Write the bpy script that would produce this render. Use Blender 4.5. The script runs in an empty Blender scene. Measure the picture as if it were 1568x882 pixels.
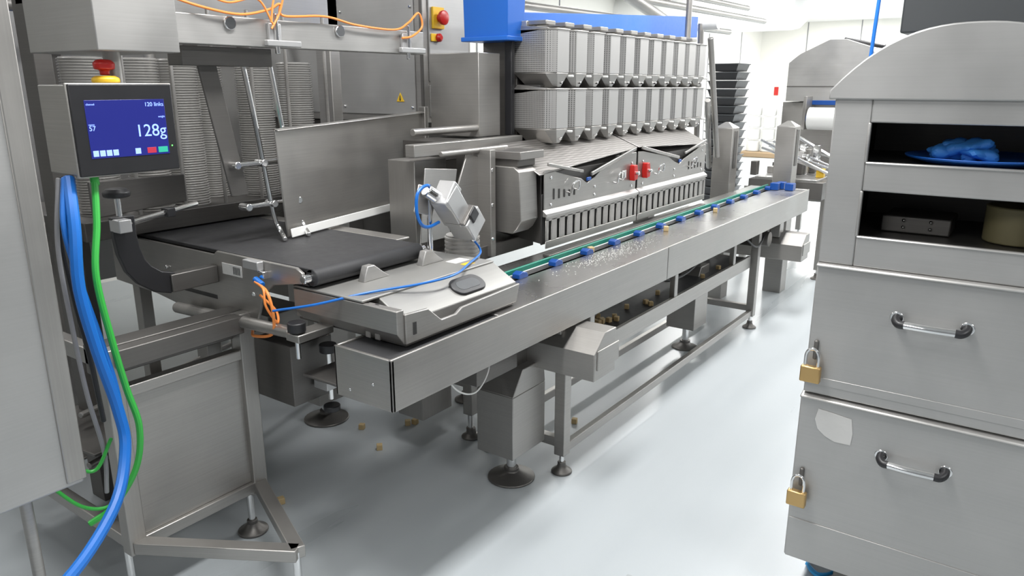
import bpy, bmesh, math, random
from mathutils import Vector, Matrix
random.seed(7)
SC=bpy.context.scene
COL=bpy.context.collection

# ---------------------------------------------------------------- materials
def newmat(n):
    m=bpy.data.materials.new(n);m.use_nodes=True
    return m,m.node_tree,m.node_tree.nodes['Principled BSDF']
def plain(n,col,rough=.5,metal=0.,emit=None,es=0.,bump=0.,trans=0.,alpha=1.):
    m,nt,b=newmat(n)
    b.inputs['Base Color'].default_value=(*col,1);b.inputs['Roughness'].default_value=rough;b.inputs['Metallic'].default_value=metal
    if emit: b.inputs['Emission Color'].default_value=(*emit,1);b.inputs['Emission Strength'].default_value=es
    if trans: b.inputs['Transmission Weight'].default_value=trans
    if alpha<1: b.inputs['Alpha'].default_value=alpha
    tc=nt.nodes.new('ShaderNodeTexCoord');no=nt.nodes.new('ShaderNodeTexNoise');no.inputs['Scale'].default_value=35
    nt.links.new(tc.outputs['Object'],no.inputs['Vector'])
    mr=nt.nodes.new('ShaderNodeMapRange');mr.inputs[3].default_value=max(0,rough-.06);mr.inputs[4].default_value=min(1,rough+.08)
    nt.links.new(no.outputs['Fac'],mr.inputs[0]);nt.links.new(mr.outputs[0],b.inputs['Roughness'])
    if bump:
        bp=nt.nodes.new('ShaderNodeBump');bp.inputs['Strength'].default_value=bump;bp.inputs['Distance'].default_value=.002
        nt.links.new(no.outputs['Fac'],bp.inputs['Height']);nt.links.new(bp.outputs[0],b.inputs['Normal'])
    return m
def steel(n,col=(.44,.425,.405),rough=.40,metal=.85,brush=(2,2,200),var=.06,smudge=.16):
    m,nt,b=newmat(n);N=nt.nodes.new;L=nt.links.new
    b.inputs['Metallic'].default_value=metal
    tc=N('ShaderNodeTexCoord')
    mp=N('ShaderNodeMapping');mp.inputs['Scale'].default_value=brush;L(tc.outputs['Object'],mp.inputs[0])
    n1=N('ShaderNodeTexNoise');n1.inputs['Scale'].default_value=1.5;n1.inputs['Detail'].default_value=4;L(mp.outputs[0],n1.inputs['Vector'])
    n2=N('ShaderNodeTexNoise');n2.inputs['Scale'].default_value=3.2;n2.inputs['Detail'].default_value=5;L(tc.outputs['Object'],n2.inputs['Vector'])
    a=N('ShaderNodeMapRange');a.inputs[1].default_value=.3;a.inputs[2].default_value=.7;a.inputs[3].default_value=1-var;a.inputs[4].default_value=1+var*.4;L(n1.outputs['Fac'],a.inputs[0])
    c=N('ShaderNodeMapRange');c.inputs[1].default_value=.3;c.inputs[2].default_value=.7;c.inputs[3].default_value=1-smudge;c.inputs[4].default_value=1.04;L(n2.outputs['Fac'],c.inputs[0])
    mu=N('ShaderNodeMath');mu.operation='MULTIPLY';L(a.outputs[0],mu.inputs[0]);L(c.outputs[0],mu.inputs[1])
    vm=N('ShaderNodeVectorMath');vm.operation='SCALE';vm.inputs[0].default_value=col;L(mu.outputs[0],vm.inputs['Scale'])
    L(vm.outputs[0],b.inputs['Base Color'])
    r=N('ShaderNodeMapRange');r.inputs[1].default_value=.3;r.inputs[2].default_value=.7;r.inputs[3].default_value=rough-.05;r.inputs[4].default_value=rough+.09;L(n2.outputs['Fac'],r.inputs[0]);L(r.outputs[0],b.inputs['Roughness'])
    bp=N('ShaderNodeBump');bp.inputs['Strength'].default_value=.03;bp.inputs['Distance'].default_value=.001;L(n1.outputs['Fac'],bp.inputs['Height']);L(bp.outputs[0],b.inputs['Normal'])
    return m
def perforated(n,col=(.50,.49,.48),pitch=110.,dark=.3,metal=.75,rough=.42):
    m,nt,b=newmat(n);N=nt.nodes.new;L=nt.links.new
    b.inputs['Metallic'].default_value=metal;b.inputs['Roughness'].default_value=rough
    tc=N('ShaderNodeTexCoord');v=N('ShaderNodeTexVoronoi');v.inputs['Scale'].default_value=pitch;v.inputs['Randomness'].default_value=0
    L(tc.outputs['Object'],v.inputs['Vector'])
    r=N('ShaderNodeMapRange');r.inputs[1].default_value=.25;r.inputs[2].default_value=.45;r.inputs[3].default_value=dark;r.inputs[4].default_value=1;L(v.outputs['Distance'],r.inputs[0])
    vm=N('ShaderNodeVectorMath');vm.operation='SCALE';vm.inputs[0].default_value=col;L(r.outputs[0],vm.inputs['Scale']);L(vm.outputs[0],b.inputs['Base Color'])
    bp=N('ShaderNodeBump');bp.inputs['Strength'].default_value=.3;bp.inputs['Distance'].default_value=.001;L(r.outputs[0],bp.inputs['Height']);L(bp.outputs[0],b.inputs['Normal'])
    return m
def floormat():
    m,nt,b=newmat('epoxy_floor');N=nt.nodes.new;L=nt.links.new
    tc=N('ShaderNodeTexCoord');n1=N('ShaderNodeTexNoise');n1.inputs['Scale'].default_value=.8;n1.inputs['Detail'].default_value=4;L(tc.outputs['Object'],n1.inputs['Vector'])
    mp=N('ShaderNodeMapping');mp.inputs['Rotation'].default_value=(0,0,.06);mp.inputs['Scale'].default_value=(.22,3.2,1);L(tc.outputs['Object'],mp.inputs[0])  # stretched noise paints faint reflection streaks into the floor colour
    n2=N('ShaderNodeTexNoise');n2.inputs['Scale'].default_value=1.3;n2.inputs['Detail'].default_value=3;L(mp.outputs[0],n2.inputs['Vector'])
    cr=N('ShaderNodeValToRGB');cr.color_ramp.elements[0].position=.3;cr.color_ramp.elements[1].position=.72
    cr.color_ramp.elements[0].color=(.405,.437,.455,1);cr.color_ramp.elements[1].color=(.46,.49,.507,1)
    mx=N('ShaderNodeMath');mx.operation='ADD';L(n1.outputs['Fac'],mx.inputs[0]);L(n2.outputs['Fac'],mx.inputs[1])
    hf=N('ShaderNodeMath');hf.operation='MULTIPLY';hf.inputs[1].default_value=.5;L(mx.outputs[0],hf.inputs[0]);L(hf.outputs[0],cr.inputs[0])
    L(cr.outputs[0],b.inputs['Base Color'])
    r=N('ShaderNodeMapRange');r.inputs[1].default_value=.3;r.inputs[2].default_value=.7;r.inputs[3].default_value=.26;r.inputs[4].default_value=.38;L(n2.outputs['Fac'],r.inputs[0]);L(r.outputs[0],b.inputs['Roughness'])
    n3=N('ShaderNodeTexNoise');n3.inputs['Scale'].default_value=140;L(tc.outputs['Object'],n3.inputs['Vector'])
    bp=N('ShaderNodeBump');bp.inputs['Strength'].default_value=.10;bp.inputs['Distance'].default_value=.001;L(n3.outputs['Fac'],bp.inputs['Height']);L(bp.outputs[0],b.inputs['Normal'])
    return m
ST=steel('brushed_steel')
STL=steel('brushed_steel_light',(.53,.52,.505),.42,.8)
STV=steel('brushed_steel_vertical',(.43,.415,.395),.40,.85,(200,200,2))
STT=steel('table_steel',(.48,.47,.46),.27,.92,(1.5,90,90),.06,.10)
STD=steel('dark_steel',(.18,.172,.163),.45,.8)
STC=steel('cabinet_steel',(.48,.475,.465),.46,.7,(2,2,150),.03,.10)
STM=steel('matt_steel',(.37,.365,.35),.5,.7,(2,2,120),.04,.10)
CHR=plain('chrome',(.8,.8,.8),.12,1)
PERF=perforated('perforated_steel')
PERF2=perforated('perforated_sheet',(.34,.325,.31),120,.2,.8)
BLK=plain('black_plastic',(.018,.018,.02),.38)
BLKR=plain('black_rubber_belt',(.035,.035,.037),.55,bump=.2)
DRK=plain('recess_shade_dark',(.03,.029,.028),.6)  # near-black colour stands in for shade in recesses and behind openings
BLU=plain('blue_plastic',(.006,.065,.30),.35)
BLU2=plain('blue_cover_paint',(.012,.12,.50),.4)
BLC=plain('blue_cable_rubber',(.008,.14,.52),.35)
GRC=plain('green_cable_rubber',(.04,.42,.06),.35)
GRY=plain('grey_cable_rubber',(.25,.25,.26),.45)
ORC=plain('orange_cable_rubber',(.85,.27,.06),.4)
GRN=plain('green_guide_plastic',(.015,.22,.15),.4)
RED=plain('red_plastic',(.50,.015,.012),.35)
YEL=plain('yellow_plastic',(.80,.50,.03),.4)
WHT=plain('white_plastic',(.80,.80,.78),.45)
PAP=plain('paper_label',(.60,.595,.58),.75,bump=.6)
BRS=plain('brass',(.55,.37,.16),.35,.8)
CHE=plain('cheese',(.55,.41,.21),.6,bump=.4)
SALT=plain('salt',(.70,.70,.68),.5)
CUP=plain('translucent_cup_plastic',(.42,.41,.39),.2,alpha=.6)
GLV=plain('blue_nitrile',(.04,.22,.62),.5,bump=.5)
ALU=plain('cast_aluminium',(.50,.50,.50),.4,.6,bump=.2)
LBL=plain('light_blue_hose',(.03,.35,.75),.4)
WALL=plain('wall_cladding_cream',(.82,.81,.76),.5)
CEI=plain('ceiling_white',(.78,.78,.77),.7)
DGR=plain('dark_grey_enclosure',(.06,.065,.07),.5)
SCR=plain('screen_blue',(.01,.01,.06),.2,emit=(.015,.025,.26),es=.8)
SCT=plain('screen_text',(.3,.4,.9),.4,emit=(.16,.28,.95),es=1.3)
SCG=plain('screen_green',(.02,.3,.2),.4,emit=(.03,.45,.3),es=.6)
SCRD=plain('screen_red',(.3,.02,.05),.4,emit=(.5,.03,.05),es=.6)
SHRINK=plain('shrink_wrap_white',(.75,.75,.73),.3,bump=.6)

# ---------------------------------------------------------------- mesh builder
class G:
    def __init__(s,name,bevel=.003):
        s.name=name;s.parts={};s.bevel=bevel;s.extra=[]
    def bm(s,part,mat):
        k=(part,mat.name)
        if k not in s.parts: s.parts[k]=(bmesh.new(),mat)
        return s.parts[k][0]
    def add(s,part,mat,verts,faces):
        bm=s.bm(part,mat);vs=[bm.verts.new(v) for v in verts]
        for f in faces:
            try: bm.faces.new([vs[i] for i in f])
            except ValueError: pass
        return vs
    def box(s,part,mat,x0,x1,y0,y1,z0,z1):
        s.prism(part,mat,[(x0,y0),(x1,y0),(x1,y1),(x0,y1)],'Z',z0,z1)
    def prism(s,part,mat,pts,axis,a0,a1):
        def mk(p,a):
            if axis=='X': return (a,p[0],p[1])
            if axis=='Y': return (p[0],a,p[1])
            return (p[0],p[1],a)
        n=len(pts);v=[mk(p,a0) for p in pts]+[mk(p,a1) for p in pts]
        f=[tuple(range(n))[::-1],tuple(range(n,2*n))]+[(i,(i+1)%n,n+(i+1)%n,n+i) for i in range(n)]
        s.add(part,mat,v,f)
    def hexa(s,part,mat,b,t):
        m=len(b);v=list(b)+list(t);s.add(part,mat,v,[tuple(range(m))[::-1],tuple(range(m,2*m))]+[(i,(i+1)%m,m+(i+1)%m,m+i) for i in range(m)])
    def plate(s,part,mat,c,th):
        c=[Vector(p) for p in c];n=(c[1]-c[0]).cross(c[-1]-c[0]).normalized()*th;m=len(c)
        v=c+[p+n for p in c]
        s.add(part,mat,v,[tuple(range(m))[::-1],tuple(range(m,2*m))]+[(i,(i+1)%m,m+(i+1)%m,m+i) for i in range(m)])
    def sweep(s,part,mat,pts,prof):
        P=[Vector(p) for p in pts];up=None;rings=[]
        for i,p in enumerate(P):
            d=(P[min(i+1,len(P)-1)]-P[max(i-1,0)])
            if d.length<1e-9:d=Vector((0,0,1))
            d.normalize()
            if up is None:
                up=Vector((0,0,1)) if abs(d.z)<.9 else Vector((1,0,0))
            a=d.cross(up)
            if a.length<1e-4: a=d.cross(Vector((0,1,0)))
            a.normalize();b=a.cross(d).normalized();up=b
            rings.append([p+a*q[0]+b*q[1] for q in prof])
        n=len(prof);v=[q for r in rings for q in r];f=[]
        for i in range(len(rings)-1):
            for j in range(n):
                f.append((i*n+j,i*n+(j+1)%n,(i+1)*n+(j+1)%n,(i+1)*n+j))
        f.append(tuple(range(n))[::-1]);f.append(tuple(range((len(rings)-1)*n,len(rings)*n)))
        s.add(part,mat,v,f)
    def cyl(s,part,mat,p0,p1,r,n=20):
        s.sweep(part,mat,[p0,p1],[(r*math.cos(2*math.pi*i/n),r*math.sin(2*math.pi*i/n)) for i in range(n)])
    def beam(s,part,mat,p0,p1,w,h):
        s.sweep(part,mat,[p0,p1],[(-w/2,-h/2),(w/2,-h/2),(w/2,h/2),(-w/2,h/2)])
    def tube(s,part,mat,pts,r,n=10,sub=8):
        P=[Vector(p) for p in pts];Q=[]
        if len(P)>2 and sub>1:
            E=[P[0]*2-P[1]]+P+[P[-1]*2-P[-2]]
            for i in range(1,len(E)-2):
                a,b,c,d=E[i-1:i+3]
                for k in range(sub):
                    t=k/sub
                    Q.append(.5*((2*b)+(c-a)*t+(2*a-5*b+4*c-d)*t*t+(3*b-a-3*c+d)*t**3))
            Q.append(P[-1])
        else:Q=P
        s.sweep(part,mat,Q,[(r*math.cos(2*math.pi*i/n),r*math.sin(2*math.pi*i/n)) for i in range(n)])
    def lathe(s,part,mat,c,prof,n=28,axis=(0,0,1)):
        A=Vector(axis).normalized();U=A.orthogonal().normalized();W=A.cross(U);c=Vector(c);v=[];f=[]
        for r,z in prof:
            for j in range(n):
                t=2*math.pi*j/n;v.append(c+A*z+(U*math.cos(t)+W*math.sin(t))*r)
        for i in range(len(prof)-1):
            for j in range(n): f.append((i*n+j,i*n+(j+1)%n,(i+1)*n+(j+1)%n,(i+1)*n+j))
        f.append(tuple(range(n))[::-1]);f.append(tuple(range((len(prof)-1)*n,len(prof)*n)))
        s.add(part,mat,v,f)
    def rbox(s,part,mat,c,size,rot):
        R=Matrix.Rotation(rot[2],3,'Z')@Matrix.Rotation(rot[1],3,'Y')@Matrix.Rotation(rot[0],3,'X')
        x,y,z=[q/2 for q in size];c=Vector(c)
        b=[c+R@Vector(p) for p in ((-x,-y,-z),(x,-y,-z),(x,y,-z),(-x,y,-z))];t=[c+R@Vector(p) for p in ((-x,-y,z),(x,-y,z),(x,y,z),(-x,y,z))]
        s.hexa(part,mat,b,t)
    def foot(s,x,y,r,zt,stem=.014,mat=None):
        s.lathe('levelling_foot',STD,(x,y,0),[(r,0),(r,.008),(r*.55,.022),(stem*1.6,.035),(stem*1.6,.05)])
        s.cyl('foot_stem',CHR,(x,y,.03),(x,y,zt),stem,12)
    def text(s,part,body,loc,size,mat,rot=(math.pi/2,0,0),align='LEFT'):
        cu=bpy.data.curves.new(part,'FONT');cu.body=body;cu.size=size;cu.extrude=.0004;cu.align_x=align
        o=bpy.data.objects.new(part,cu);o.location=loc;o.rotation_euler=rot;cu.materials.append(mat);COL.objects.link(o);s.extra.append(o)
    def done(s,single=False):
        objs=[]
        for (part,mn),(bm,mat) in s.parts.items():
            bmesh.ops.recalc_face_normals(bm,faces=bm.faces)
            for f in bm.faces:f.smooth=True
            for e in bm.edges:
                if len(e.link_faces)==2 and e.calc_face_angle(0)>math.radians(32): e.smooth=False
                if len(e.link_faces)<2: e.smooth=False
            me=bpy.data.meshes.new(part);bm.to_mesh(me);bm.free();me.materials.append(mat)
            o=bpy.data.objects.new(part,me);COL.objects.link(o)
            if s.bevel:
                b=o.modifiers.new('bevel','BEVEL');b.width=s.bevel;b.segments=2;b.limit_method='ANGLE';b.angle_limit=math.radians(50);b.use_clamp_overlap=True
            objs.append(o)
        objs+=s.extra
        if len(objs)==1:
            objs[0].name=s.name;return objs[0]
        e=bpy.data.objects.new(s.name,None);COL.objects.link(e);e.empty_display_size=.1
        for o in objs:o.parent=e
        return e

# ---------------------------------------------------------------- room
FL=floormat()
g=G('floor',0);g.box('floor',FL,-6,19.6,-8,6.4,-.1,0);g.done()
g=G('ceiling',0);g.box('ceiling',CEI,-6,19.6,-8,6.4,3.05,3.15);g.done()
g=G('wall_back',0);g.box('panel',WALL,19.5,19.6,-8,6.4,0,3.05)
for y in (5.2,4.0,2.8,1.6,.4): g.box('panel_joint',GRY,19.49,19.5,y,y+.02,0,3.05)
g.done()
g=G('wall_left',0);g.box('panel',WALL,-6,19.5,6.3,6.4,0,3.05)
for x in range(2,19,2): g.box('panel_joint',GRY,x,x+.02,6.29,6.3,0,3.05)
g.done()
g=G('baseboard_back',0);g.box('b',plain('cove_grey',(.45,.47,.48),.5),19.44,19.5,-8,6.3,0,.12);g.done()

def cube(g,part,x,y,z,q=.026): g.rbox(part,CHE,(x,y,z+q/2),(q,q,q),(0,0,random.random()*3))
# ---------------------------------------------------------------- collating conveyor table
g=G('packing_conveyor_table')
g.box('tabletop',STT,1.93,5.78,1.425,1.66,.835,.848)
g.box('tabletop_rear',STT,1.93,5.78,1.715,1.86,.835,.848)
g.box('channel_bed',DRK,1.93,5.78,1.66,1.715,.80,.82)
for a,b in ((1.40,3.27),(3.274,5.78)):
    g.box('front_fascia',ST,a,b,1.42,1.432,.69,.852)
g.box('rear_fascia',ST,1.9,5.78,1.85,1.862,.69,.848)
g.box('end_cover',ST,1.40,1.412,1.42,1.66,.69,.85)
g.box('end_cover_side',ST,1.40,1.93,1.65,1.66,.69,.85)
g.box('end_belt',BLKR,1.41,1.93,1.43,1.65,.80,.843)
g.box('far_end_cover',ST,5.77,5.78,1.42,1.86,.69,.85)
g.box('underside',STD,1.42,5.77,1.44,1.84,.70,.71)
for p in ((1.399,1.5,.76),(1.399,1.6,.72)): g.cyl('bolt',CHR,p,(p[0]+.005,p[1],p[2]),.006,10)
g.box('green_guide',GRN,1.95,5.7,1.700,1.712,.845,.878)
g.box('guide_base',ALU,1.95,5.7,1.695,1.717,.835,.858)
x=2.36
while x<5.6:
    g.prism('blue_pusher',BLU,[(x,.848),(x+.065,.848),(x+.055,.868),(x+.025,.876),(x,.868)],'Y',1.652,1.690)
    x+=.268
for xx,yy in ((5.63,1.5),(5.60,1.60),(5.68,1.58)):
    g.box('blue_block',BLU,xx,xx+.07,yy,yy+.06,.85,.90)
for lx in (2.46,4.88):
    for ly in (1.50,1.86):
        g.box('leg',ST,lx-.025,lx+.025,ly-.025,ly+.025,.085,.70)
        g.foot(lx,ly,.045,.10,.011)
    g.box('leg_crossbar',ST,lx-.02,lx+.02,1.5,1.86,.12,.16)
g.box('lower_rail',ST,2.46,4.90,1.485,1.515,.088,.128)
g.box('lower_rail_rear',ST,2.46,4.90,1.845,1.875,.088,.128)
for bx,z0 in ((2.34,.5),(5.22,.42)):
    g.prism('cross_beam',ST,[(bx,z0),(bx,z0+.11),(bx+.08,z0+.18),(bx+.17,z0+.18),(bx+.17,z0)],'Y',1.29,1.84)
    g.box('cross_beam_flange',ST,bx+.02,bx+.19,1.285,1.292,z0+.04,z0+.12)
    g.box('hanger',ST,bx+.03,bx+.12,1.46,1.52,z0+.15,.70)
g.box('waste_belt',BLKR,2.55,4.82,1.53,1.80,.475,.487)
g.box('waste_belt_side',ST,2.55,4.82,1.51,1.53,.43,.51)
g.box('waste_belt_side',ST,2.55,4.82,1.80,1.82,.43,.51)
for xx in (2.7,3.6,4.5):
    g.box('belt_hanger',ST,xx,xx+.04,1.515,1.545,.50,.70)
g.cyl('belt_roller',STD,(4.84,1.53,.46),(4.84,1.80,.46),.03)
for (px,py,w,r,zt) in ((2.30,1.65,.115,.1,.5),(4.25,1.70,.10,.08,.52)):
    b=[(px-w,py-.09,.15),(px+w,py-.09,.15),(px+w,py+.09,.15),(px-w,py+.09,.15)]
    t=[(px-w,py-.09,zt-.08),(px+w,py-.09,zt-.08),(px+w,py+.09,zt-.08),(px-w,py+.09,zt-.08)]
    g.hexa('pedestal',ST,b,t)
    t2=[(px-w*.4,py-.09,zt+.02),(px+w*.9,py-.09,zt+.02),(px+w*.9,py+.09,zt+.02),(px-w*.4,py+.09,zt+.02)]
    g.hexa('pedestal_cap',ST,t,t2)
    g.box('pedestal_neck',STD,px-.05,px+.05,py-.05,py+.05,zt,.70)
    g.foot(px,py,r,.17,.02)
g.tube('hanging_cable',WHT,[(1.75,1.55,.70),(1.80,1.52,.60),(1.88,1.5,.57),(1.98,1.52,.62),(2.0,1.55,.70)],.003)
g.box('drive_motor',STD,1.95,2.2,1.55,1.7,.55,.69)
for k in range(9): g.box('chain_guard_link',ALU if k%2 else BLK,2.10+k*.045,2.135+k*.045,1.56,1.60,.66,.69)
g.cyl('drive_shaft',CHR,(2.0,1.75,.62),(2.6,1.75,.62),.015)
g.tube('under_cable',BLK,[(2.2,1.6,.68),(2.7,1.55,.60),(3.2,1.6,.66),(3.8,1.56,.58),(4.5,1.6,.67),(5.2,1.58,.6)],.008)
g.tube('under_cable',BLK,[(4.6,1.5,.68),(4.8,1.47,.58),(5.0,1.48,.64),(5.15,1.5,.68)],.006)
g.box('under_motor',STD,4.9,5.15,1.50,1.65,.56,.69);g.cyl('under_motor_can',STD,(5.0,1.45,.6),(5.0,1.7,.6),.05)
for x,y in ((2.97,1.675),(3.66,1.61),(4.4,1.62)): cube(g,'product_cubes',x,y,.848)
for i in range(22): cube(g,'waste_cubes',random.uniform(2.75,3.2),random.uniform(1.57,1.76),.487,.024)
for i in range(8): cube(g,'waste_cubes',random.uniform(3.3,4.6),random.uniform(1.57,1.76),.487,.024)
g.done()

g=G('spilled_salt',0)
for i in range(480):
    x=random.gauss(3.0,.20);y=random.gauss(1.575,.035)
    if not(1.43<y<1.645): continue
    q=random.uniform(.0012,.0032);g.rbox('grain',SALT,(x,y,.848+q*.5),(q,q,q),(0,0,random.random()*3))
g.done()
g=G('cheese_cubes',.002)
for x,y in ((2.15,2.28),(2.25,2.5),(2.41,2.35),(2.44,2.33),(1.6,2.27),(2.9,1.7),(2.55,1.98)): cube(g,'cubes',x,y,0)
g.done()

# ---------------------------------------------------------------- multihead weigher
g=G('multihead_weigher')
N=11;X0=2.97;W=.1685
for i in range(N):
    a=X0+i*W+.004;b=a+W-.022;m=(a+b)/2
    for zt,zb in ((1.85,1.655),(1.585,1.40)):
        pl=[(a,2.12),(a,1.945),(a+.045,1.905),(b,1.905),(b,2.12)]
        g.hexa('hopper',PERF,[(x,y,zb) for x,y in pl],[(x,y,zt) for x,y in pl])
        lo=[(m-.018,2.08,zb-.066),(m-.018,1.93,zb-.066),(m-.01,1.915,zb-.066),(m+.018,1.915,zb-.066),(m+.018,2.08,zb-.066)]
        g.hexa('hopper_chute',ST,lo,[(x,y,zb-.001) for x,y in pl])
        g.prism('hopper_rim',ST,[(x,y) for x,y in [(a-.004,2.124),(a-.004,1.941),(a+.043,1.90),(b+.004,1.90),(b+.004,2.124)]],'Z',zt-.008,zt)
        g.prism('hopper_lid',ST,[(1.93,zt),(2.10,zt+.016),(2.13,zt-.02),(2.13,zt-.03),(1.93,zt-.006)],'X',a,b)
        g.cyl('latch_roller',WHT,(b+.009,1.885,zb-.015),(b+.009,1.93,zb-.015),.006,10)
        g.cyl('latch_pin',CHR,(m,1.893,zb-.045),(m,1.93,zb-.045),.005,10)
g.box('weigher_core',STD,3.0,4.82,2.12,2.32,1.34,1.84)
g.box('weigher_gap',DRK,2.99,4.82,1.98,2.12,1.585,1.60)
g.box('weigher_top',STL,2.98,4.86,2.05,2.3,1.86,1.885)
for i in range(N): g.box('top_bracket',ST,X0+i*W+.02,X0+i*W+.10,1.95,2.15,1.866,1.885)
g.prism('blue_cover',BLU2,[(3.3,1.90),(3.3,1.96),(5.7,2.10),(5.7,1.95),(4.95,1.90)],'Y',2.34,2.42)
g.hexa('blue_feed_hopper',BLU2,[(2.87,2.08,1.80),(3.0,2.08,1.80),(3.0,2.33,1.80),(2.87,2.33,1.80)],[(2.86,2.07,2.4),(3.02,2.07,2.4),(3.02,2.34,2.4),(2.86,2.34,2.4)])
g.box('blue_hopper_lip',BLU2,2.855,3.01,2.07,2.34,1.795,1.815)
g.box('frame_column',ST,2.72,2.88,2.13,2.42,1.37,1.74)
g.box('frame_column_black',BLK,2.93,2.955,2.1,2.14,1.37,1.80)
g.box('frame_foot_beam',STD,2.5,4.9,2.15,2.4,1.28,1.36)
g.box('frame_leg',STV,2.75,2.87,2.25,2.37,.1,1.3);g.box('frame_leg',STV,4.8,4.9,2.25,2.37,.1,1.3)
g.foot(2.81,2.31,.06,.12);g.foot(4.85,2.31,.06,.12)
for p,q in (((4.98,1.95,1.90),(5.25,1.95,1.10)),((5.05,2.05,2.0),(5.10,2.05,1.15)),((4.95,2.1,2.3),(4.95,2.1,1.2)),((5.0,1.95,1.5),(5.5,2.1,1.0))):
    g.cyl('end_tube',ST,p,q,.02,12)
g.cyl('white_knob',WHT,(4.98,2.0,1.99),(4.98,1.9,1.99),.04)
g.prism('chute_body',STD,[(1.83,.90),(1.83,1.22),(2.0,1.335),(2.25,1.335),(2.25,.95)],'X',2.78,4.72)
g.plate('perforated_lid',PERF2,[(2.72,1.80,1.215),(3.66,1.80,1.275),(3.66,2.02,1.36),(2.72,2.02,1.34)],.006)
g.plate('perforated_lid',PERF2,[(3.68,1.80,1.275),(4.66,1.80,1.235),(4.66,2.02,1.35),(3.68,2.02,1.36)],.006)
g.prism('chute_end_box',ST,[(1.845,.99),(1.82,1.03),(1.83,1.24),(1.86,1.26),(2.12,1.26),(2.12,.97),(1.87,.97)],'X',2.61,2.74)
g.box('chute_end_top',STD,2.63,2.76,1.85,2.15,1.26,1.29)
g.box('chute_end_lid',PERF2,2.62,2.8,1.83,2.15,1.29,1.325)
Yf=1.80
def door(xa,xb,flip):
    L=xb-xa
    o=[(0,1.04),(0,1.235),(.05,1.235),(.36,1.17),(.42,1.145),(.50,1.165),(.60,1.205),(.94,1.255),(1,1.255),(1,1.04)]
    if flip:o=[(1-a,z) for a,z in o][::-1]
    g.prism('guard_door',ST,[(xa+a*L,z) for a,z in o],'Y',Yf,Yf+.006)
    g.prism('guard_lip',STL,[(Yf+.003,1.062),(Yf-.022,1.045),(Yf-.022,1.030),(Yf+.003,1.030)],'X',xa-.01,xb)
    g.box('guard_slot_top',ST,xa,xb,Yf-.012,Yf-.006,1.01,1.04);g.box('guard_slot_bottom',ST,xa,xb,Yf-.012,Yf-.006,.885,.920)
    n=13
    for i in range(n+1):
        c=xa+i*L/n
        g.box('guard_bar',ST,max(xa,c-.023),min(xb,c+.023),Yf-.012,Yf-.006,.92,1.02)
    g.box('guard_shade_sheet',DRK,xa,xb,Yf+.012,Yf+.02,.90,1.13)  # added dark sheet, paints the shade seen through the slots
    for k in range(5):
        c=xa+(.08+.05*k if not flip else .72+.05*k)*L
        g.box('upper_slot',DRK,c,c+.012,Yf-.003,Yf+.001,1.10,1.10+.05-.006*k)
    for a in (.25,.75):
        c=xa+a*L;g.tube('wire_handle',CHR,[(c-.03,Yf,1.12),(c-.03,Yf-.025,1.12),(c-.03,Yf-.03,1.16),(c+.03,Yf-.03,1.17),(c+.03,Yf-.025,1.13),(c+.03,Yf,1.13)],.004,8,3)
    for a in (.06,.5,.94):
        c=xa+a*L
        for z in (1.08,1.2 if a!=.5 else 1.12): g.cyl('rivet',CHR,(c,Yf-.004,z),(c,Yf,z),.007,10)
    s=-1 if flip else 1
    e0,e1=(xa+.45*L,xa+.97*L) if not flip else (xb-.45*L,xb-.97*L)
    g.beam('top_channel',ST,(e0,Yf-.006,1.185),(e1,Yf-.006,1.275),.012,.018)
    e2=(xa+.02*L) if not flip else (xb-.02*L)
    g.beam('top_channel',ST,(e2,Yf-.006,1.262),((xa+.36*L) if not flip else xb-.36*L,Yf-.006,1.205),.012,.014)
    g.box('blue_seal',BLU,min(e0,e0-s*.04),max(e0,e0-s*.04),Yf-.008,Yf,1.155,1.172)
door(2.76,3.66,False);door(3.68,4.64,True)
for hx in (3.60,3.75):
    g.prism('red_latch',RED,[(hx-.015,1.11),(hx+.022,1.115),(hx+.027,1.15),(hx+.015,1.192),(hx-.015,1.19),(hx-.022,1.15)],'Y',Yf-.03,Yf)
    g.cyl('latch_pin',CHR,(hx,Yf-.05,1.15),(hx,Yf,1.15),.01,10)
g.box('white_label',PAP,3.49,3.54,Yf-.0035,Yf-.002,1.13,1.17)
g.box('feed_slide',STD,2.75,4.6,1.76,1.80,.849,.862)
g.done()

# ---------------------------------------------------------------- pedestal structure left of weigher
g=G('weigher_support_stand')
g.box('stand_plate',ST,2.54,2.575,1.93,2.12,.87,1.335)
g.prism('stand_side',ST,[(2.40,.86),(2.56,.86),(2.56,1.30),(2.47,1.32),(2.40,1.18)],'Y',2.0,2.01)
g.box('stand_crossbar',ST,2.2,2.95,2.05,2.10,1.32,1.37)
g.plate('angled_plate',STL,[(2.18,2.02,.98),(2.36,2.02,.98),(2.42,2.02,1.26),(2.22,2.02,1.28)],.006)
g.box('stand_base',STD,2.2,2.9,1.95,2.2,.86,.92)
g.box('stand_column',STV,2.25,2.45,2.1,2.25,.15,1.3)
g.cyl('cross_tube',ST,(2.30,2.0,1.33),(2.75,2.0,1.33),.012,12)
g.cyl('cross_tube',ST,(2.30,2.15,1.41),(2.75,2.15,1.41),.016,12)
g.foot(2.49,2.02,.045,.2);g.box('stand_leg',STV,2.465,2.515,1.995,2.045,.12,.86)
for z in (.95,1.1,1.25): g.cyl('bolt',CHR,(2.55,1.925,z),(2.55,1.935,z),.008,10)
g.done()

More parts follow.
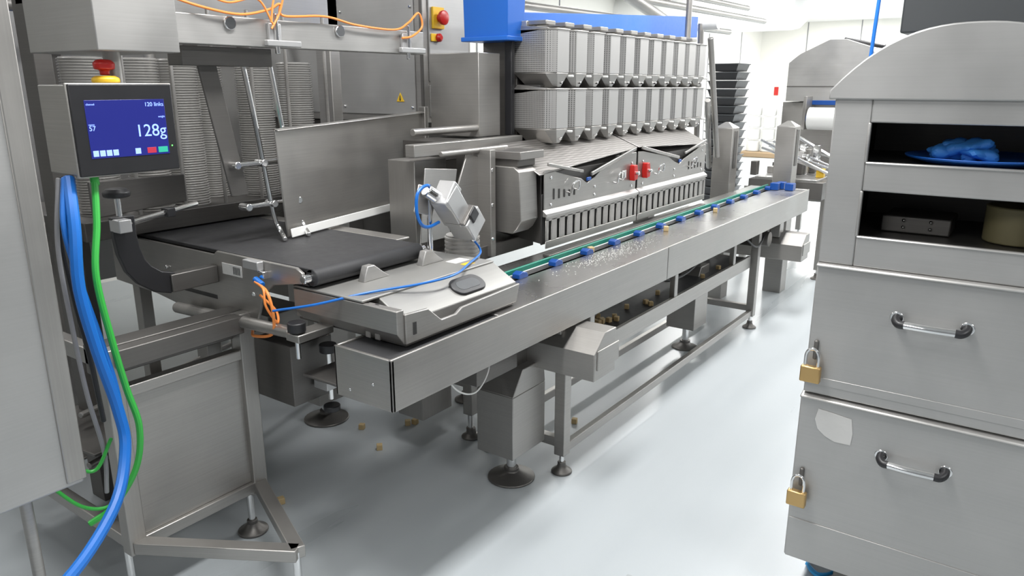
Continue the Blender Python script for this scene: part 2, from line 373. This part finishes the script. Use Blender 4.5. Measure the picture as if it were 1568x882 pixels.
# ---------------------------------------------------------------- checkweigher base
g=G('checkweigher_base')
g.prism('front_rail',ST,[(1.50,.862),(2.06,.862),(2.08,.925),(1.76,.915),(1.73,.900),(1.66,.900),(1.60,.950),(1.50,.955)],'Y',1.455,1.467)
g.box('rail_slot',DRK,1.53,1.545,1.453,1.456,.885,.925)
g.box('end_plate',ST,1.50,1.512,1.46,1.95,.862,.955)
g.box('tray',STD,1.51,2.06,1.468,1.95,.85,.875)
g.prism('weigh_body',STM,[(1.50,.875),(1.50,.915),(1.60,.972),(1.90,.972),(1.90,.875)],'X',1.54,2.12)
g.box('top_plate',STM,1.47,2.12,1.60,1.92,.972,.980)
g.prism('side_skirt',ST,[(1.47,.90),(1.50,.86),(1.50,.97),(1.47,.97)],'Y',1.46,1.92)
def slope(u,w,off):
    t=Vector((0,.1,.057)).normalized();nn=Vector((0,-.057,.1)).normalized()
    return Vector((1.90,1.548,.9425))+Vector((u,0,0))+t*w+nn*off
def stadium(L,r,off,th,part,mat):
    pr=[]
    for k in range(25):
        a=-math.pi/2+math.pi*k/24;pr.append((L+r*math.cos(a),r*math.sin(a)))
    for k in range(25):
        a=math.pi/2+math.pi*k/24;pr.append((-L+r*math.cos(a),r*math.sin(a)))
    g.hexa(part,mat,[slope(u,w,off) for u,w in pr],[slope(u,w,off+th) for u,w in pr])
stadium(.042,.038,-.002,.010,'grip_surround',BLK);stadium(.034,.022,.006,.003,'grip_recess',DGR)
g.box('yellow_label',YEL,2.0,2.05,1.63,1.66,.980,.981)
g.box('white_label',PAP,2.0,2.08,1.68,1.73,.980,.981)
g.cyl('knob',BLK,(1.38,1.80,.87),(1.38,1.80,.90),.028);g.cyl('knob_stem',CHR,(1.38,1.80,.78),(1.38,1.80,.87),.008)
g.box('knob_bracket',ST,1.36,1.50,1.77,1.83,.84,.865)
g.cyl('cross_tube',ST,(1.40,1.85,.85),(1.40,2.5,.82),.02)
for y in (1.56,1.60): g.box('slot_bracket',ST,1.485,1.497,y-.01,y+.012,.86,.97)
for x0 in (1.62,1.9):
    g.prism('belt_pylon',STL,[(x0,.98),(x0+.12,.98),(x0+.09,1.0),(x0+.05,1.03),(x0+.02,1.03)],'Y',1.75,1.78)
g.done()

# ---------------------------------------------------------------- infeed belt conveyor
g=G('infeed_belt_conveyor')
g.box('belt',BLKR,1.47,1.96,1.82,2.98,1.030,1.045)
g.box('belt_return',BLKR,1.47,1.96,1.84,2.98,.985,.992)
g.cyl('end_roller_belt',BLKR,(1.47,1.825,1.017),(1.96,1.825,1.017),.0285,24)
g.cyl('roller_axle',CHR,(1.435,1.825,1.017),(1.995,1.825,1.017),.014,16)
g.prism('side_plate',ST,[(3.0,1.035),(2.3,1.035),(2.28,1.05),(1.86,1.05),(1.83,1.035),(1.84,1.0),(1.98,.975),(2.04,.93),(2.08,.84),(2.15,.80),(2.45,.80),(2.7,.83),(3.0,.84)],'X',1.44,1.452)
g.box('side_slot',DRK,1.438,1.441,2.3,2.55,.875,.89)
g.prism('far_side_plate',ST,[(3.0,1.035),(1.83,1.035),(1.85,.99),(3.0,.94)],'X',1.98,1.99)
g.box('bed',STD,1.46,1.97,1.9,2.95,.995,1.028)
g.box('bed_slider',ST,1.98,2.05,1.95,2.9,1.03,1.04)
g.box('white_label',PAP,1.437,1.4395,2.14,2.25,.975,1.015)
for k in range(5): g.box('label_print',BLK,1.4362,1.4371,2.15+.008*k,2.154+.008*k,.982,1.008)
g.box('grey_sensor',ALU,1.415,1.44,2.02,2.10,1.02,1.05)
g.box('sensor_clip',CHR,1.42,1.45,2.0,2.03,.995,1.02)
g.cyl('blue_plug',BLC,(1.41,2.03,.995),(1.40,1.98,.985),.010,12)
g.tube('orange_cable',ORC,[(1.40,2.0,.985),(1.38,1.93,.97),(1.38,1.91,.90),(1.39,1.94,.83),(1.40,2.05,.80),(1.43,2.1,.80)],.005)
g.tube('orange_cable',ORC,[(1.40,2.02,.99),(1.38,1.95,.98),(1.37,1.93,.93),(1.40,1.92,.87),(1.42,1.95,.90),(1.40,2.0,.95)],.004)
for y,z in ((2.08,.93),(2.2,.84),(2.6,.95),(2.85,.98)): g.cyl('bolt',CHR,(1.43,y,z),(1.441,y,z),.008,10)
g.box('support_leg',STV,1.5,1.56,2.5,2.56,.05,.83);g.foot(1.53,2.53,.05,.1)
g.plate('guide_panel',ST,[(1.735,2.27,1.05),(2.72,2.47,1.05),(2.72,2.47,1.475),(1.70,2.25,1.445)],-.008)
g.plate('guide_panel_fold',ST,[(1.70,2.235,1.440),(2.72,2.455,1.470),(2.72,2.475,1.475),(1.70,2.255,1.445)],.006)
g.plate('guide_lip',WHT,[(1.735,2.243,1.052),(2.42,2.383,1.052),(2.42,2.387,1.085),(1.735,2.247,1.085)],-.006)
g.box('guide_post',ST,2.71,2.735,2.45,2.49,.9,1.50)
arc=[(1.145,2.30,1.21),(1.145,2.30,1.15),(1.15,2.30,1.10),(1.165,2.30,1.05),(1.19,2.30,1.015),(1.23,2.30,.985),(1.28,2.30,.97)]
g.sweep('curved_arm',BLK,arc,[(-.012,-.035),(.012,-.035),(.012,.035),(-.012,.035)])
g.box('arm_mount',STD,1.27,1.44,2.28,2.32,.94,1.0)
g.lathe('arm_knob',BLK,(1.14,2.30,1.265),[(.012,0),(.038,.006),(.04,.02),(.03,.03),(.02,.032)]);g.cyl('arm_stem',CHR,(1.14,2.30,1.16),(1.14,2.30,1.28),.009)
g.cyl('arm_rod',CHR,(1.12,2.27,1.185),(1.52,2.5,1.185),.010)
g.box('rod_clamp',ALU,1.11,1.15,2.25,2.31,1.165,1.205);g.box('rod_clamp_black',BLK,1.34,1.37,2.38,2.42,1.17,1.20)
g.plate('edge_guide',STD,[(1.15,2.5,1.18),(1.55,2.62,1.18),(1.55,2.62,1.28),(1.15,2.5,1.30)],.01)
g.done()

# ---------------------------------------------------------------- tray denester with cup stacks
g=G('cup_denester')
g.box('gantry_beam',STL,1.22,2.44,2.2,2.26,1.722,1.812)
g.box('head_enclosure',STL,.995,1.22,2.0,2.38,1.685,2.3)
for x in (1.66,2.30):
    g.box('beam_clamp',ALU,x,x+.05,2.185,2.2,1.73,1.80);g.cyl('clamp_pin',CHR,(x+.025,2.18,1.70),(x+.025,2.18,1.83),.008);g.box('clamp_arm',ALU,x-.02,x+.12,2.17,2.19,1.725,1.745)
g.tube('air_hose',ORC,[(1.3,2.2,1.86),(1.42,2.18,1.83),(1.55,2.18,1.818),(1.66,2.18,1.84),(1.70,2.17,1.86),(1.72,2.18,1.825),(1.9,2.18,1.835),(2.05,2.18,1.815),(2.25,2.18,1.81),(2.32,2.17,1.84),(2.38,2.17,1.88),(2.40,2.17,1.83),(2.34,2.17,1.79),(2.29,2.18,1.78)],.0042)
g.tube('air_hose',ORC,[(1.66,2.17,1.80),(1.68,2.17,1.88),(1.72,2.16,1.93),(1.70,2.17,1.84),(1.66,2.17,1.78)],.0035)
g.tube('air_hose',ORC,[(1.25,2.2,1.92),(1.4,2.18,1.88),(1.5,2.17,1.85),(1.62,2.18,1.87),(1.67,2.17,1.79)],.0035)
for x in (1.52,1.98): g.cyl('beam_eyelet',CHR,(x,2.19,1.79),(x,2.2,1.79),.022)
g.plate('swing_arm',STD,[(1.46,2.32,1.72),(1.53,2.32,1.72),(1.62,2.32,1.22),(1.55,2.32,1.22)],.01)
g.box('arm_head',STD,1.38,1.72,2.26,2.34,1.66,1.72)
for dx in (0,.11):
    g.tube('bent_rod',CHR,[(1.62+dx,2.3,1.72),(1.66+dx,2.3,1.45),(1.70+dx,2.3,1.15),(1.71+dx,2.28,1.08),(1.69+dx,2.23,1.055)],.009,10,5)
for z,x in ((1.33,1.55),(1.18,1.58)):
    g.cyl('cross_rod',CHR,(x,2.30,z),(x+.25,2.30,z),.009)
    for k in (0,.11,.22): g.cyl('rod_boss',CHR,(x+k+.01,2.28,z),(x+k+.01,2.33,z),.014,12)
for cx,cy in ((1.40,2.95),(1.58,2.9),(1.74,2.9),(1.95,3.05),(2.10,2.9),(2.32,2.9)):
    prof=[];z=1.12
    while z<1.70:
        prof+=[(.080,z),(.080,z+.004),(.073,z+.005),(.073,z+.009)];z+=.010
    g.lathe('cup_stack',CUP,(cx,cy,0),prof,24)
for x in (1.47,1.66,1.84,2.02,2.2,2.42): g.cyl('magazine_rod',ST,(x,2.80,1.05),(x,2.80,1.9),.008,10)
g.box('magazine_base',STD,1.25,2.5,2.78,3.1,1.05,1.12)
g.box('magazine_post',STD,1.2,1.26,2.85,2.95,.0,2.1);g.box('magazine_post',ST,2.50,2.56,2.85,2.95,.0,2.1)
g.box('magazine_beam',STL,1.2,2.56,2.85,2.92,1.86,2.0)
g.done()

# ---------------------------------------------------------------- touchscreen terminal
g=G('touchscreen_terminal')
g.box('housing',ST,.905,1.172,2.0,2.155,1.375,1.60)
g.box('front_frame',ST,.90,1.177,1.995,2.004,1.370,1.605)
g.box('bezel',BLK,.904,1.174,1.990,1.997,1.373,1.602)
g.box('display',SCR,.937,1.148,1.9885,1.9905,1.417,1.563)
ty=1.9882
g.text('readout_weight','128g',(1.145,ty,1.467),.045,SCT,align='RIGHT')
g.text('readout_links','120 links',(1.145,ty,1.545),.015,SCT,align='RIGHT')
g.text('readout_count','57',(.940,ty,1.487),.017,SCT)
g.text('readout_caption','channel',(.940,ty,1.550),.007,SCT)
g.text('readout_caption_b','name',(.940,ty,1.500),.007,SCT)
g.text('readout_caption_c','weight',(1.145,ty,1.515),.007,SCT,align='RIGHT')
for k in range(4): g.box('soft_key',SCT,.942+k*.017,.956+k*.017,1.9878,1.9886,1.422,1.437)
g.box('soft_key',SCT,1.052,1.067,1.9878,1.9886,1.422,1.437);g.box('soft_key_red',SCRD,1.085,1.110,1.9878,1.9886,1.422,1.437);g.box('soft_key_green',SCG,1.116,1.143,1.9878,1.9886,1.422,1.437)
g.cyl('status_led',plain('led',(.1,.9,.1),.4,emit=(.1,1,.1),es=3),(1.158,1.989,1.438),(1.158,1.991,1.438),.002,10)
g.lathe('estop_collar',YEL,(1.035,2.06,1.605),[(.034,0),(.034,.012),(.024,.018),(.018,.018)])
g.lathe('estop_button',RED,(1.035,2.06,1.625),[(.012,0),(.012,.012),(.025,.015),(.027,.03),(.018,.038),(.006,.04)])
g.cyl('mount_neck',ST,(1.08,2.1,1.6),(1.08,2.1,1.70),.022)
g.cyl('cable_gland',GRC,(.955,2.03,1.345),(.955,2.03,1.378),.011,12)
g.tube('green_cable',GRC,[(.955,2.03,1.36),(.93,2.0,1.25),(.895,1.97,1.12),(.905,1.96,.95),(.925,1.96,.80),(.94,1.95,.68),(.92,1.96,.56),(.86,1.99,.46),(.80,2.02,.42)],.009)
g.tube('green_cable',GRC,[(.88,1.99,.66),(.83,2.0,.58),(.78,2.02,.62),(.72,2.05,.74)],.005)
g.tube('green_cable',GRC,[(.92,1.97,.54),(.86,2.0,.46),(.79,2.02,.48),(.72,2.05,.58)],.005)
g.tube('blue_cable',BLC,[(.90,2.05,1.37),(.865,1.98,1.25),(.845,1.96,1.10),(.86,1.95,.93),(.885,1.94,.76),(.875,1.91,.65),(.78,1.82,.545),(.58,1.70,.48),(.35,1.6,.52),(.1,1.5,.8)],.015)
g.tube('blue_cable',BLC,[(.89,2.05,1.37),(.85,2.0,1.25),(.86,1.98,1.10),(.885,1.97,.93),(.90,1.96,.78),(.90,1.97,.6)],.008)
g.tube('grey_cable',GRY,[(.88,2.06,1.37),(.84,2.03,1.2),(.83,2.0,1.0),(.84,2.0,.8),(.86,2.0,.62),(.85,2.0,.5)],.006)
g.tube('black_cable',BLK,[(.90,2.08,1.37),(.86,2.05,1.25),(.86,2.03,1.05),(.87,2.02,.9),(.88,2.02,.7)],.007)
g.done()

# ---------------------------------------------------------------- lower support frame
g=G('machine_support_frame')
for x in (.97,1.42): g.box('upright',STV,x-.027,x+.027,2.12,2.17,.19,.86)
g.box('bottom_rail',ST,.97,1.42,2.125,2.165,.195,.235);g.box('top_rail',ST,.97,1.42,2.125,2.165,.70,.735)
g.box('infill_panel',ST,.99,1.40,2.14,2.146,.235,.70)
g.beam('foot_arm',ST,(.97,2.13,.215),(1.235,1.69,.215),.045,.04);g.beam('foot_arm',ST,(1.42,2.13,.215),(1.235,1.69,.215),.045,.04)
g.foot(1.235,1.70,.05,.22,.012);g.foot(1.42,2.20,.055,.22,.012);g.foot(.97,2.2,.055,.22,.012)
g.box('foot_block',ST,1.40,1.45,2.15,2.23,.17,.22)
g.box('upper_beam',STD,.95,1.50,2.16,2.24,.77,.86)
g.box('upper_beam_front',STD,.98,1.40,2.10,2.15,.80,.86)
for x in (.96,1.5): g.box('rear_upright',STV,x-.025,x+.025,2.9,2.95,.1,1.05)
g.box('side_rail',ST,.95,.99,2.17,2.92,.80,.85);g.box('side_rail',ST,.95,.99,2.17,2.92,.2,.24)
g.box('gearbox',STD,1.5,1.68,2.0,2.2,.52,.74)
g.box('gearbox',ST,1.60,1.78,2.25,2.5,.55,.78)
g.cyl('clamp_knob',BLK,(1.62,1.95,.70),(1.62,1.95,.73),.03);g.cyl('clamp_stem',CHR,(1.62,1.95,.52),(1.62,1.95,.72),.009)
g.box('clamp_block',ALU,1.58,1.66,1.92,1.99,.57,.60)
g.cyl('clamp_foot',BLK,(1.62,1.95,.48),(1.62,1.95,.50),.03)
g.box('drive_pedestal',ST,2.13,2.33,2.65,2.82,.12,.80);g.foot(2.23,2.73,.11,.15,.02)
for (x,y) in ((1.9,3.2),(1.3,3.3),(2.6,3.1)): g.box('rear_leg',STV,x,x+.06,y,y+.06,.05,1.05);g.foot(x+.03,y+.03,.06,.1)
for z in (.25,.45): g.cyl('rear_rod',ST,(1.1,2.7,z),(2.6,3.15,z),.012)
g.plate('drip_tray',STD,[(1.0,2.4,.42),(1.8,2.4,.42),(1.8,3.0,.36),(1.0,3.0,.36)],.01)
g.done()

# ---------------------------------------------------------------- left electrical cabinet
g=G('electrical_cabinet',.006)
g.box('body',STC,-.5,.70,1.75,1.96,.69,2.6)
g.box('door_edge',STV,.66,.705,1.745,1.752,.70,2.6)
g.cyl('stand_leg',ST,(.50,1.86,0),(.42,1.86,.70),.014);g.cyl('stand_leg',ST,(.62,1.9,0),(.62,1.9,.70),.014)
g.cyl('stand_leg',ST,(-.4,1.86,0),(-.4,1.86,.70),.014)
g.done()

# ---------------------------------------------------------------- rear machine enclosure
g=G('machine_control_cabinet')
g.box('body',ST,3.1,3.5,2.8,4.6,1.40,2.7)
g.box('lower_body',STD,3.2,3.5,2.95,4.6,.15,1.39)
g.box('access_panel',STC,3.092,3.1,2.86,4.3,1.44,2.6)
g.box('edge_strip',STD,3.094,3.1,2.80,2.82,1.40,2.7)
g.box('door',STC,3.14,3.47,2.79,2.8,1.62,2.6);g.box('door_lower',STC,3.14,3.47,2.79,2.8,1.43,1.60)
for y in (2.86,3.4,4.2):
    for z in (1.48,2.0): g.cyl('screw',CHR,(3.085,y+.02,z),(3.095,y+.02,z),.008,10)
g.prism('warning_triangle',YEL,[(2.94,1.51),(3.0,1.51),(2.97,1.56)],'X',3.088,3.092);g.prism('warning_mark',BLK,[(2.965,1.516),(2.975,1.516),(2.972,1.545),(2.968,1.545)],'X',3.086,3.0885)
g.box('estop_plate',YEL,3.16,3.25,2.775,2.79,1.89,2.0)
g.lathe('estop_button',RED,(3.205,2.775,1.945),[(.02,0),(.02,.02),(.036,.022),(.038,.04),(.02,.048)],24,(0,-1,0))
g.lathe('lamp_button',RED,(3.205,2.79,1.845),[(.022,0),(.022,.02),(.012,.03)],24,(0,-1,0));g.box('lamp_plate',YEL,3.15,3.20,2.782,2.79,1.825,1.865)
g.box('side_bracket',STD,2.9,3.1,2.9,3.1,1.25,1.42)
g.done()
g=G('machine_enclosure',.005)
g.box('back_panel',STC,.3,3.08,4.4,4.5,.5,2.7)
for x in (.3,1.1,1.9,2.7): g.box('post',STD,x,x+.06,4.33,4.4,0,2.7)
g.box('shelf',STD,.4,3.05,3.6,4.33,.9,1.0)
g.box('mid_panel',STD,2.55,3.08,3.3,3.36,.6,1.35)
g.cyl('blue_pipe',BLU2,(1.73,4.1,1.0),(1.73,4.1,2.5),.04)
g.cyl('pipe',ST,(.4,3.9,1.95),(3.0,3.9,1.95),.03);g.cyl('pipe',ST,(2.2,3.9,1.0),(2.2,3.9,2.6),.03)
g.done()

# ---------------------------------------------------------------- inspection sensor head w/ blue cables
g=G('code_reader_sensor',.005)
g.rbox('reader_body',ALU,(2.06,1.75,1.175),(.14,.08,.085),(0,.85,.1))
g.rbox('reader_body_b',ALU,(2.135,1.74,1.105),(.085,.095,.10),(0,.85,.1))
g.rbox('reader_ridge',ALU,(2.03,1.745,1.215),(.055,.07,.10),(0,.7,.1))
g.rbox('reader_groove',STD,(2.098,1.74,1.14),(.010,.088,.095),(0,.85,.1))
g.cyl('reader_lens',CHR,(1.95,1.77,1.245),(2.01,1.76,1.205),.025)
g.rbox('reader_window',BLK,(2.12,1.69,1.14),(.045,.01,.05),(0,.85,.1))
g.cyl('plug',CHR,(2.15,1.74,1.07),(2.17,1.73,1.03),.012)
g.cyl('mount_rod',CHR,(2.0,1.80,.98),(2.0,1.80,1.22),.010);g.rbox('mount_plate',ST,(1.98,1.80,1.20),(.10,.008,.10),(0,.3,0))
g.tube('blue_cable',BLC,[(1.99,1.765,1.225),(1.95,1.76,1.26),(1.90,1.76,1.24),(1.89,1.76,1.18),(1.91,1.76,1.13),(1.96,1.77,1.11),(2.02,1.77,1.12)],.006)
g.tube('blue_cable',BLC,[(2.17,1.73,1.03),(2.19,1.72,1.0),(2.14,1.68,.99),(2.0,1.62,.988),(1.85,1.56,.988),(1.70,1.57,.988),(1.53,1.64,.985),(1.42,1.75,.955),(1.37,1.90,.92)],.004)
g.done()
g=G('cup_stack',0)
prof=[];z=.862
while z<1.03: prof+=[(.070,z),(.070,z+.006),(.064,z+.008),(.064,z+.014)];z+=.016
g.lathe('cup_stack',CUP,(2.22,1.83,0),prof,24);g.done()

# ---------------------------------------------------------------- drawer cabinet (right)
g=G('drawer_cabinet',.004)
XF=2.23;YL=.505;YR=-.125
g.box('drawer_front',STC,XF,XF+.02,YR,YL,.70,1.095)
g.box('drawer_front',STC,XF,XF+.02,YR,YL+.005,.13,.685)
g.box('carcass',STD,XF+.021,XF+.55,YR+.005,YL-.005,.13,1.10)
g.prism('drawer_lip',STL,[(XF-.012,1.092),(XF-.012,1.100),(XF+.03,1.112),(XF+.03,1.092)],'Y',YR,YL)
g.prism('drawer_lip',STL,[(XF-.012,.682),(XF-.012,.690),(XF+.03,.702),(XF+.03,.682)],'Y',YR,YL+.005)
g.box('crease',STC,XF-.003,XF,YR,YL,.13,.27)
g.box('crease',STC,XF-.002,XF,YR,YL,.73,.755)
g.box('plinth',STD,XF+.05,XF+.5,YR+.06,YL-.14,.05,.13)
for y in (YR+.1,YL-.16):
    for x in (XF+.1,XF+.45): g.cyl('castor',BLK,(x,y-.02,.04),(x,y+.02,.04),.04)
WY0,WY1=-.035,.41
g.box('stile',STC,XF,XF+.02,WY1,YL,1.105,1.57);g.box('stile',STC,XF,XF+.02,YR,WY0,1.105,1.57)
for z0,z1 in ((1.105,1.19),(1.318,1.395),(1.502,1.575)): g.box('rail',STC,XF,XF+.02,WY0,WY1,z0,z1)
for z0,z1 in ((1.19,1.318),(1.395,1.502)):
    g.box('opening_frame',STL,XF-.004,XF+.012,WY1-.004,WY1+.004,z0,z1)
    g.box('opening_frame',STL,XF-.004,XF+.012,WY0,WY1,z0-.004,z0+.003)
g.box('hutch_side',STC,XF+.02,XF+.55,YL-.012,YL,1.10,1.57);g.box('hutch_side',STC,XF+.02,XF+.55,YR,YR+.012,1.10,1.57)
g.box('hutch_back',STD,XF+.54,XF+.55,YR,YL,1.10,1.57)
g.box('hutch_shade_sheet',DRK,XF+.025,XF+.54,YL-.018,YL-.013,1.11,1.56);g.box('hutch_shade_sheet',DRK,XF+.025,XF+.54,YR+.013,YR+.018,1.11,1.56)  # added dark sheets, shade of the hutch interior put into colour
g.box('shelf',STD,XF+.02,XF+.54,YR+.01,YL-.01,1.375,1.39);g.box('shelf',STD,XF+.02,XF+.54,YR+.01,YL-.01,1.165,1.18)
cy=(YL+YR)/2;pts=[]
for i in range(25):
    t=-1+2*i/24;y=cy+t*(YL-cy+.015)
    pts.append((y,1.585+.165*(1-abs(t)**2.4)))
g.prism('arched_lid',STC,[(cy-(YL-cy+.015),1.562)]+pts+[(cy+(YL-cy+.015),1.562)],'X',XF-.012,XF+.56)
g.lathe('blue_bowl',BLU2,(XF+.2,.15,1.392),[(.14,0),(.19,.015),(.195,.022),(.18,.018),(.12,.01)],32)
gbm=g.bm('nitrile_gloves',GLV)
for k in range(7):
    a=random.uniform(0,6.28);rr=random.uniform(0,.06)
    c=Vector((XF+.12+rr*math.cos(a)*.7,.18+.055*math.sin(a),1.422+random.uniform(0,.022)))
    ret=bmesh.ops.create_icosphere(gbm,subdivisions=3,radius=1,matrix=Matrix.Translation(c)@Matrix.Rotation(random.uniform(-.6,.6),4,'X')@Matrix.Diagonal((.042,.042,.018,1)))
    for v in ret['verts']:
        d=v.co-c;v.co=c+d*(1+.35*math.sin(d.x*90+k)*math.cos(d.y*80+2*k))
g.cyl('tape_roll',plain('tape',(.24,.21,.11),.5),(XF+.22,.04,1.182),(XF+.22,.04,1.282),.085)
g.box('spare_part',STD,XF+.18,XF+.35,.2,.38,1.182,1.23)
for z in (1.20,1.22): 
    for y in (.25,.32): g.cyl('spare_bolt',CHR,(XF+.17,y,z),(XF+.18,y,z),.005,8)
for zc,ya,yb in ((.965,.280,.110),(.545,.270,.105)):
    g.tube('handle_grip',CHR,[(XF-.030,ya-.015,zc),(XF-.034,(ya+yb)/2,zc),(XF-.030,yb+.015,zc)],.0105,12,6)
    for y,s in ((ya,-1),(yb,1)):
        g.tube('handle_end',BLK,[(XF+.002,y,zc+.012),(XF-.015,y,zc+.006),(XF-.028,y+s*.010,zc),(XF-.030,y+s*.024,zc)],.0115,12,5)
        g.cyl('handle_base',CHR,(XF-.002,y,zc+.01),(XF+.002,y,zc+.01),.018)
for zc in (.84,.42):
    g.box('hasp',STD,XF-.012,XF+.01,YL-.03,YL-.018,zc-.03,zc+.03)
q=[(.455,.655),(.42,.652),(.36,.645),(.352,.60),(.355,.562),(.40,.560),(.43,.572),(.452,.59),(.462,.62)]
g.prism('torn_label',PAP,q,'X',XF-.0022,XF-.0003)
g.done()
for zc in (.82,.405):
    g=G('padlock',.004)
    y0=YL-.005;xc=XF-.028
    g.box('lock_body',BRS,xc-.012,xc+.012,y0-.045,y0+.012,zc-.075,zc-.025)
    yc=y0-.0165
    g.tube('shackle',CHR,[(xc,yc-.018,zc-.03),(xc,yc-.018,zc+.005),(xc,yc-.012,zc+.022),(xc,yc,zc+.028),(xc,yc+.012,zc+.022),(xc,yc+.018,zc+.005),(xc,yc+.018,zc-.03)],.0045,10,4)
    g.done()

# ---------------------------------------------------------------- background right
g=G('overhead_enclosure',.006);g.box('body',DGR,2.95,3.5,-.7,.485,1.77,2.7);g.box('support',STD,3.5,3.6,-.1,.0,0,2.7);g.done()
def post(x,y,s,zt):
    g=G('steel_post',.003)
    g.box('column',ST,x-s,x+s,y-s,y+s,.0,zt-.04)
    g.hexa('pointed_cap',ST,[(x-s,y-s,zt-.04),(x+s,y-s,zt-.04),(x+s,y+s,zt-.04),(x-s,y+s,zt-.04)],[(x-s*.2,y-s*.2,zt),(x+s*.2,y-s*.2,zt),(x+s*.2,y+s*.2,zt),(x-s*.2,y+s*.2,zt)])
    g.box('slot_rail',STD,x-s*.4,x+s*.4,y-s-.006,y-s,1.0,zt-.06)
    g.done()
post(5.50,1.98,.07,1.335);post(5.95,1.66,.07,1.335)
g=G('film_wrapping_machine')
X=7.5
g.prism('hood',STL,[(2.15,1.45),(2.15,1.80),(2.05,1.88),(1.80,2.0),(1.66,2.0),(1.45,1.93),(1.35,1.80),(1.35,1.45)],'X',X,X+.7)
g.box('hood_seam',STD,X-.004,X,1.35,2.15,1.58,1.59)
g.box('body',ST,X+.1,X+.9,1.3,2.2,.5,1.44)
g.cyl('film_roll',WHT,(X-.15,1.62,1.30),(X-.15,1.88,1.30),.10,28);g.cyl('film_roll_core',BLU,(X-.15,1.92,1.30),(X-.15,1.55,1.30),.035)
g.box('roll_arm',ST,X-.2,X+.1,1.90,1.93,1.2,1.5);g.box('blue_panel',BLU,X-.01,X,1.5,1.9,1.42,1.46)
g.cyl('cooling_tube',BLK,(X+.1,1.7,2.0),(X+.1,1.35,1.93),.02)
g.box('infeed_frame',STD,6.3,7.6,1.45,2.05,.70,.84);g.box('infeed_belt',STT,6.3,7.6,1.5,2.0,.84,.86)
for i in range(22):
    x=random.uniform(6.3,7.4);y=random.uniform(1.45,2.1);z=random.uniform(.88,1.1);g.box('fixture',[ST,STD,STL,STD,ST,CHR][i%6],x,x+.08,y,y+.05,.86,z)
for i in range(8):
    x=random.uniform(6.3,7.3);g.cyl('fixture_rod',CHR,(x,1.45,.9),(x+.1,2.05,1.0+random.random()*.25),.012)
g.box('fixture_yellow',YEL,6.5,6.56,1.5,1.56,.86,.93)
for x in (6.5,7.6,8.3):
    for y in (1.45,2.1): g.box('leg',ST,x,x+.05,y,y+.05,.08,.75);g.foot(x+.02,y+.02,.05,.1)
g.cyl('wheel',BLK,(6.6,1.4,.07),(6.6,1.44,.07),.06)
g.done()
g=G('black_crate_stack',.004)
for i in range(17):
    z=.10+i*.104
    g.hexa('crate',BLK,[(9.5,3.36,z),(9.9,3.36,z),(9.9,3.68,z),(9.5,3.68,z)],[(9.48,3.33,z+.09),(9.92,3.33,z+.09),(9.92,3.71,z+.09),(9.48,3.71,z+.09)])
    g.box('crate_rim',DGR,9.47,9.93,3.32,3.72,z+.085,z+.097)
g.box('dolly',DGR,9.48,9.92,3.34,3.7,0,.10)
g.done()
g=G('wrapped_goods_pallet',.02)
for i in range(3):
    for j in range(4):
        g.cyl('wrapped_roll',SHRINK,(17.5,5.0+i*.33,.12+j*.27),(17.5,5.0+i*.33,.36+j*.27),.15,16)
g.box('pallet',plain('pallet_wood',(.35,.25,.15),.7),17.2,17.9,4.8,5.9,0,.12);g.done()
g=G('air_duct',.0)
g.lathe('duct',WHT,(12,3.3,2.72),[(.05,-.08),(.22,-.04),(.31,.05),(.33,.15),(.33,3.0)],32,(0,1,0));g.done()
g=G('air_drop_hose',0);g.tube('hose',BLC,[(5.5,1.02,3.05),(5.5,1.04,2.4),(5.5,1.06,1.6),(5.52,1.06,1.0)],.012);g.done()
g=G('overhead_pipework',0)
for y,z in ((2.9,2.25),(3.1,2.4),(3.3,2.15)): g.cyl('pipe',ST,(3.6,y,z),(9,y,z+.05),.03)
for x in (4.2,5.2,6.4): g.cyl('drop',ST,(x,2.9,2.25),(x,2.9,3.05),.015)
g.cyl('feed_tube',ST,(4.3,2.6,2.35),(6.2,2.8,2.1),.045)
g.done()
g=G('red_wall_sign',0);g.box('s',RED,19.47,19.49,5.78,5.88,1.35,1.55);g.done()
g=G('floor_air_hose',0)
g.tube('hose',LBL,[(2.40,.47,.01),(2.36,.42,.012),(2.40,.38,.02),(2.46,.42,.03),(2.43,.47,.012),(2.36,.44,.01),(2.34,.36,.012),(2.40,.32,.012),(2.48,.36,.015),(2.55,.3,.012)],.006);g.done()
g=G('floor_drain_cover',.001);g.box('f',plain('patch',(.36,.38,.39),.5),1.60,2.0,.62,.95,0,.002);g.done()

# ---------------------------------------------------------------- lights
def area(n,x,y,z,sx,sy,p,col=(1,.995,.985)):
    l=bpy.data.lights.new(n,'AREA');l.shape='RECTANGLE';l.size=sx;l.size_y=sy;l.energy=p;l.color=col
    o=bpy.data.objects.new(n,l);o.location=(x,y,z);COL.objects.link(o)
for x in (-1.5,1.5,4.5,7.5,10.5,14,17.5):
    for k,y in enumerate((-2.0,1.25,4.2)):
        p=(44,76,30)[k]
        if x>9: p=120
        if x<0: p*=.6
        area('ceiling_light',x,y,3.02,1.5,.35,p)
w=bpy.data.worlds.new('world');SC.world=w;w.use_nodes=True
w.node_tree.nodes['Background'].inputs[0].default_value=(.90,.93,.96,1);w.node_tree.nodes['Background'].inputs[1].default_value=.24

# ---------------------------------------------------------------- camera
cd=bpy.data.cameras.new('camera');cd.sensor_width=36;cd.lens=36*1140/1568
co=bpy.data.objects.new('camera',cd);COL.objects.link(co);co.location=(0,0,1.6)
co.rotation_euler=(math.radians(90-15.26),0,math.radians(35.6-90))
SC.camera=co
SC.view_settings.view_transform='Standard'
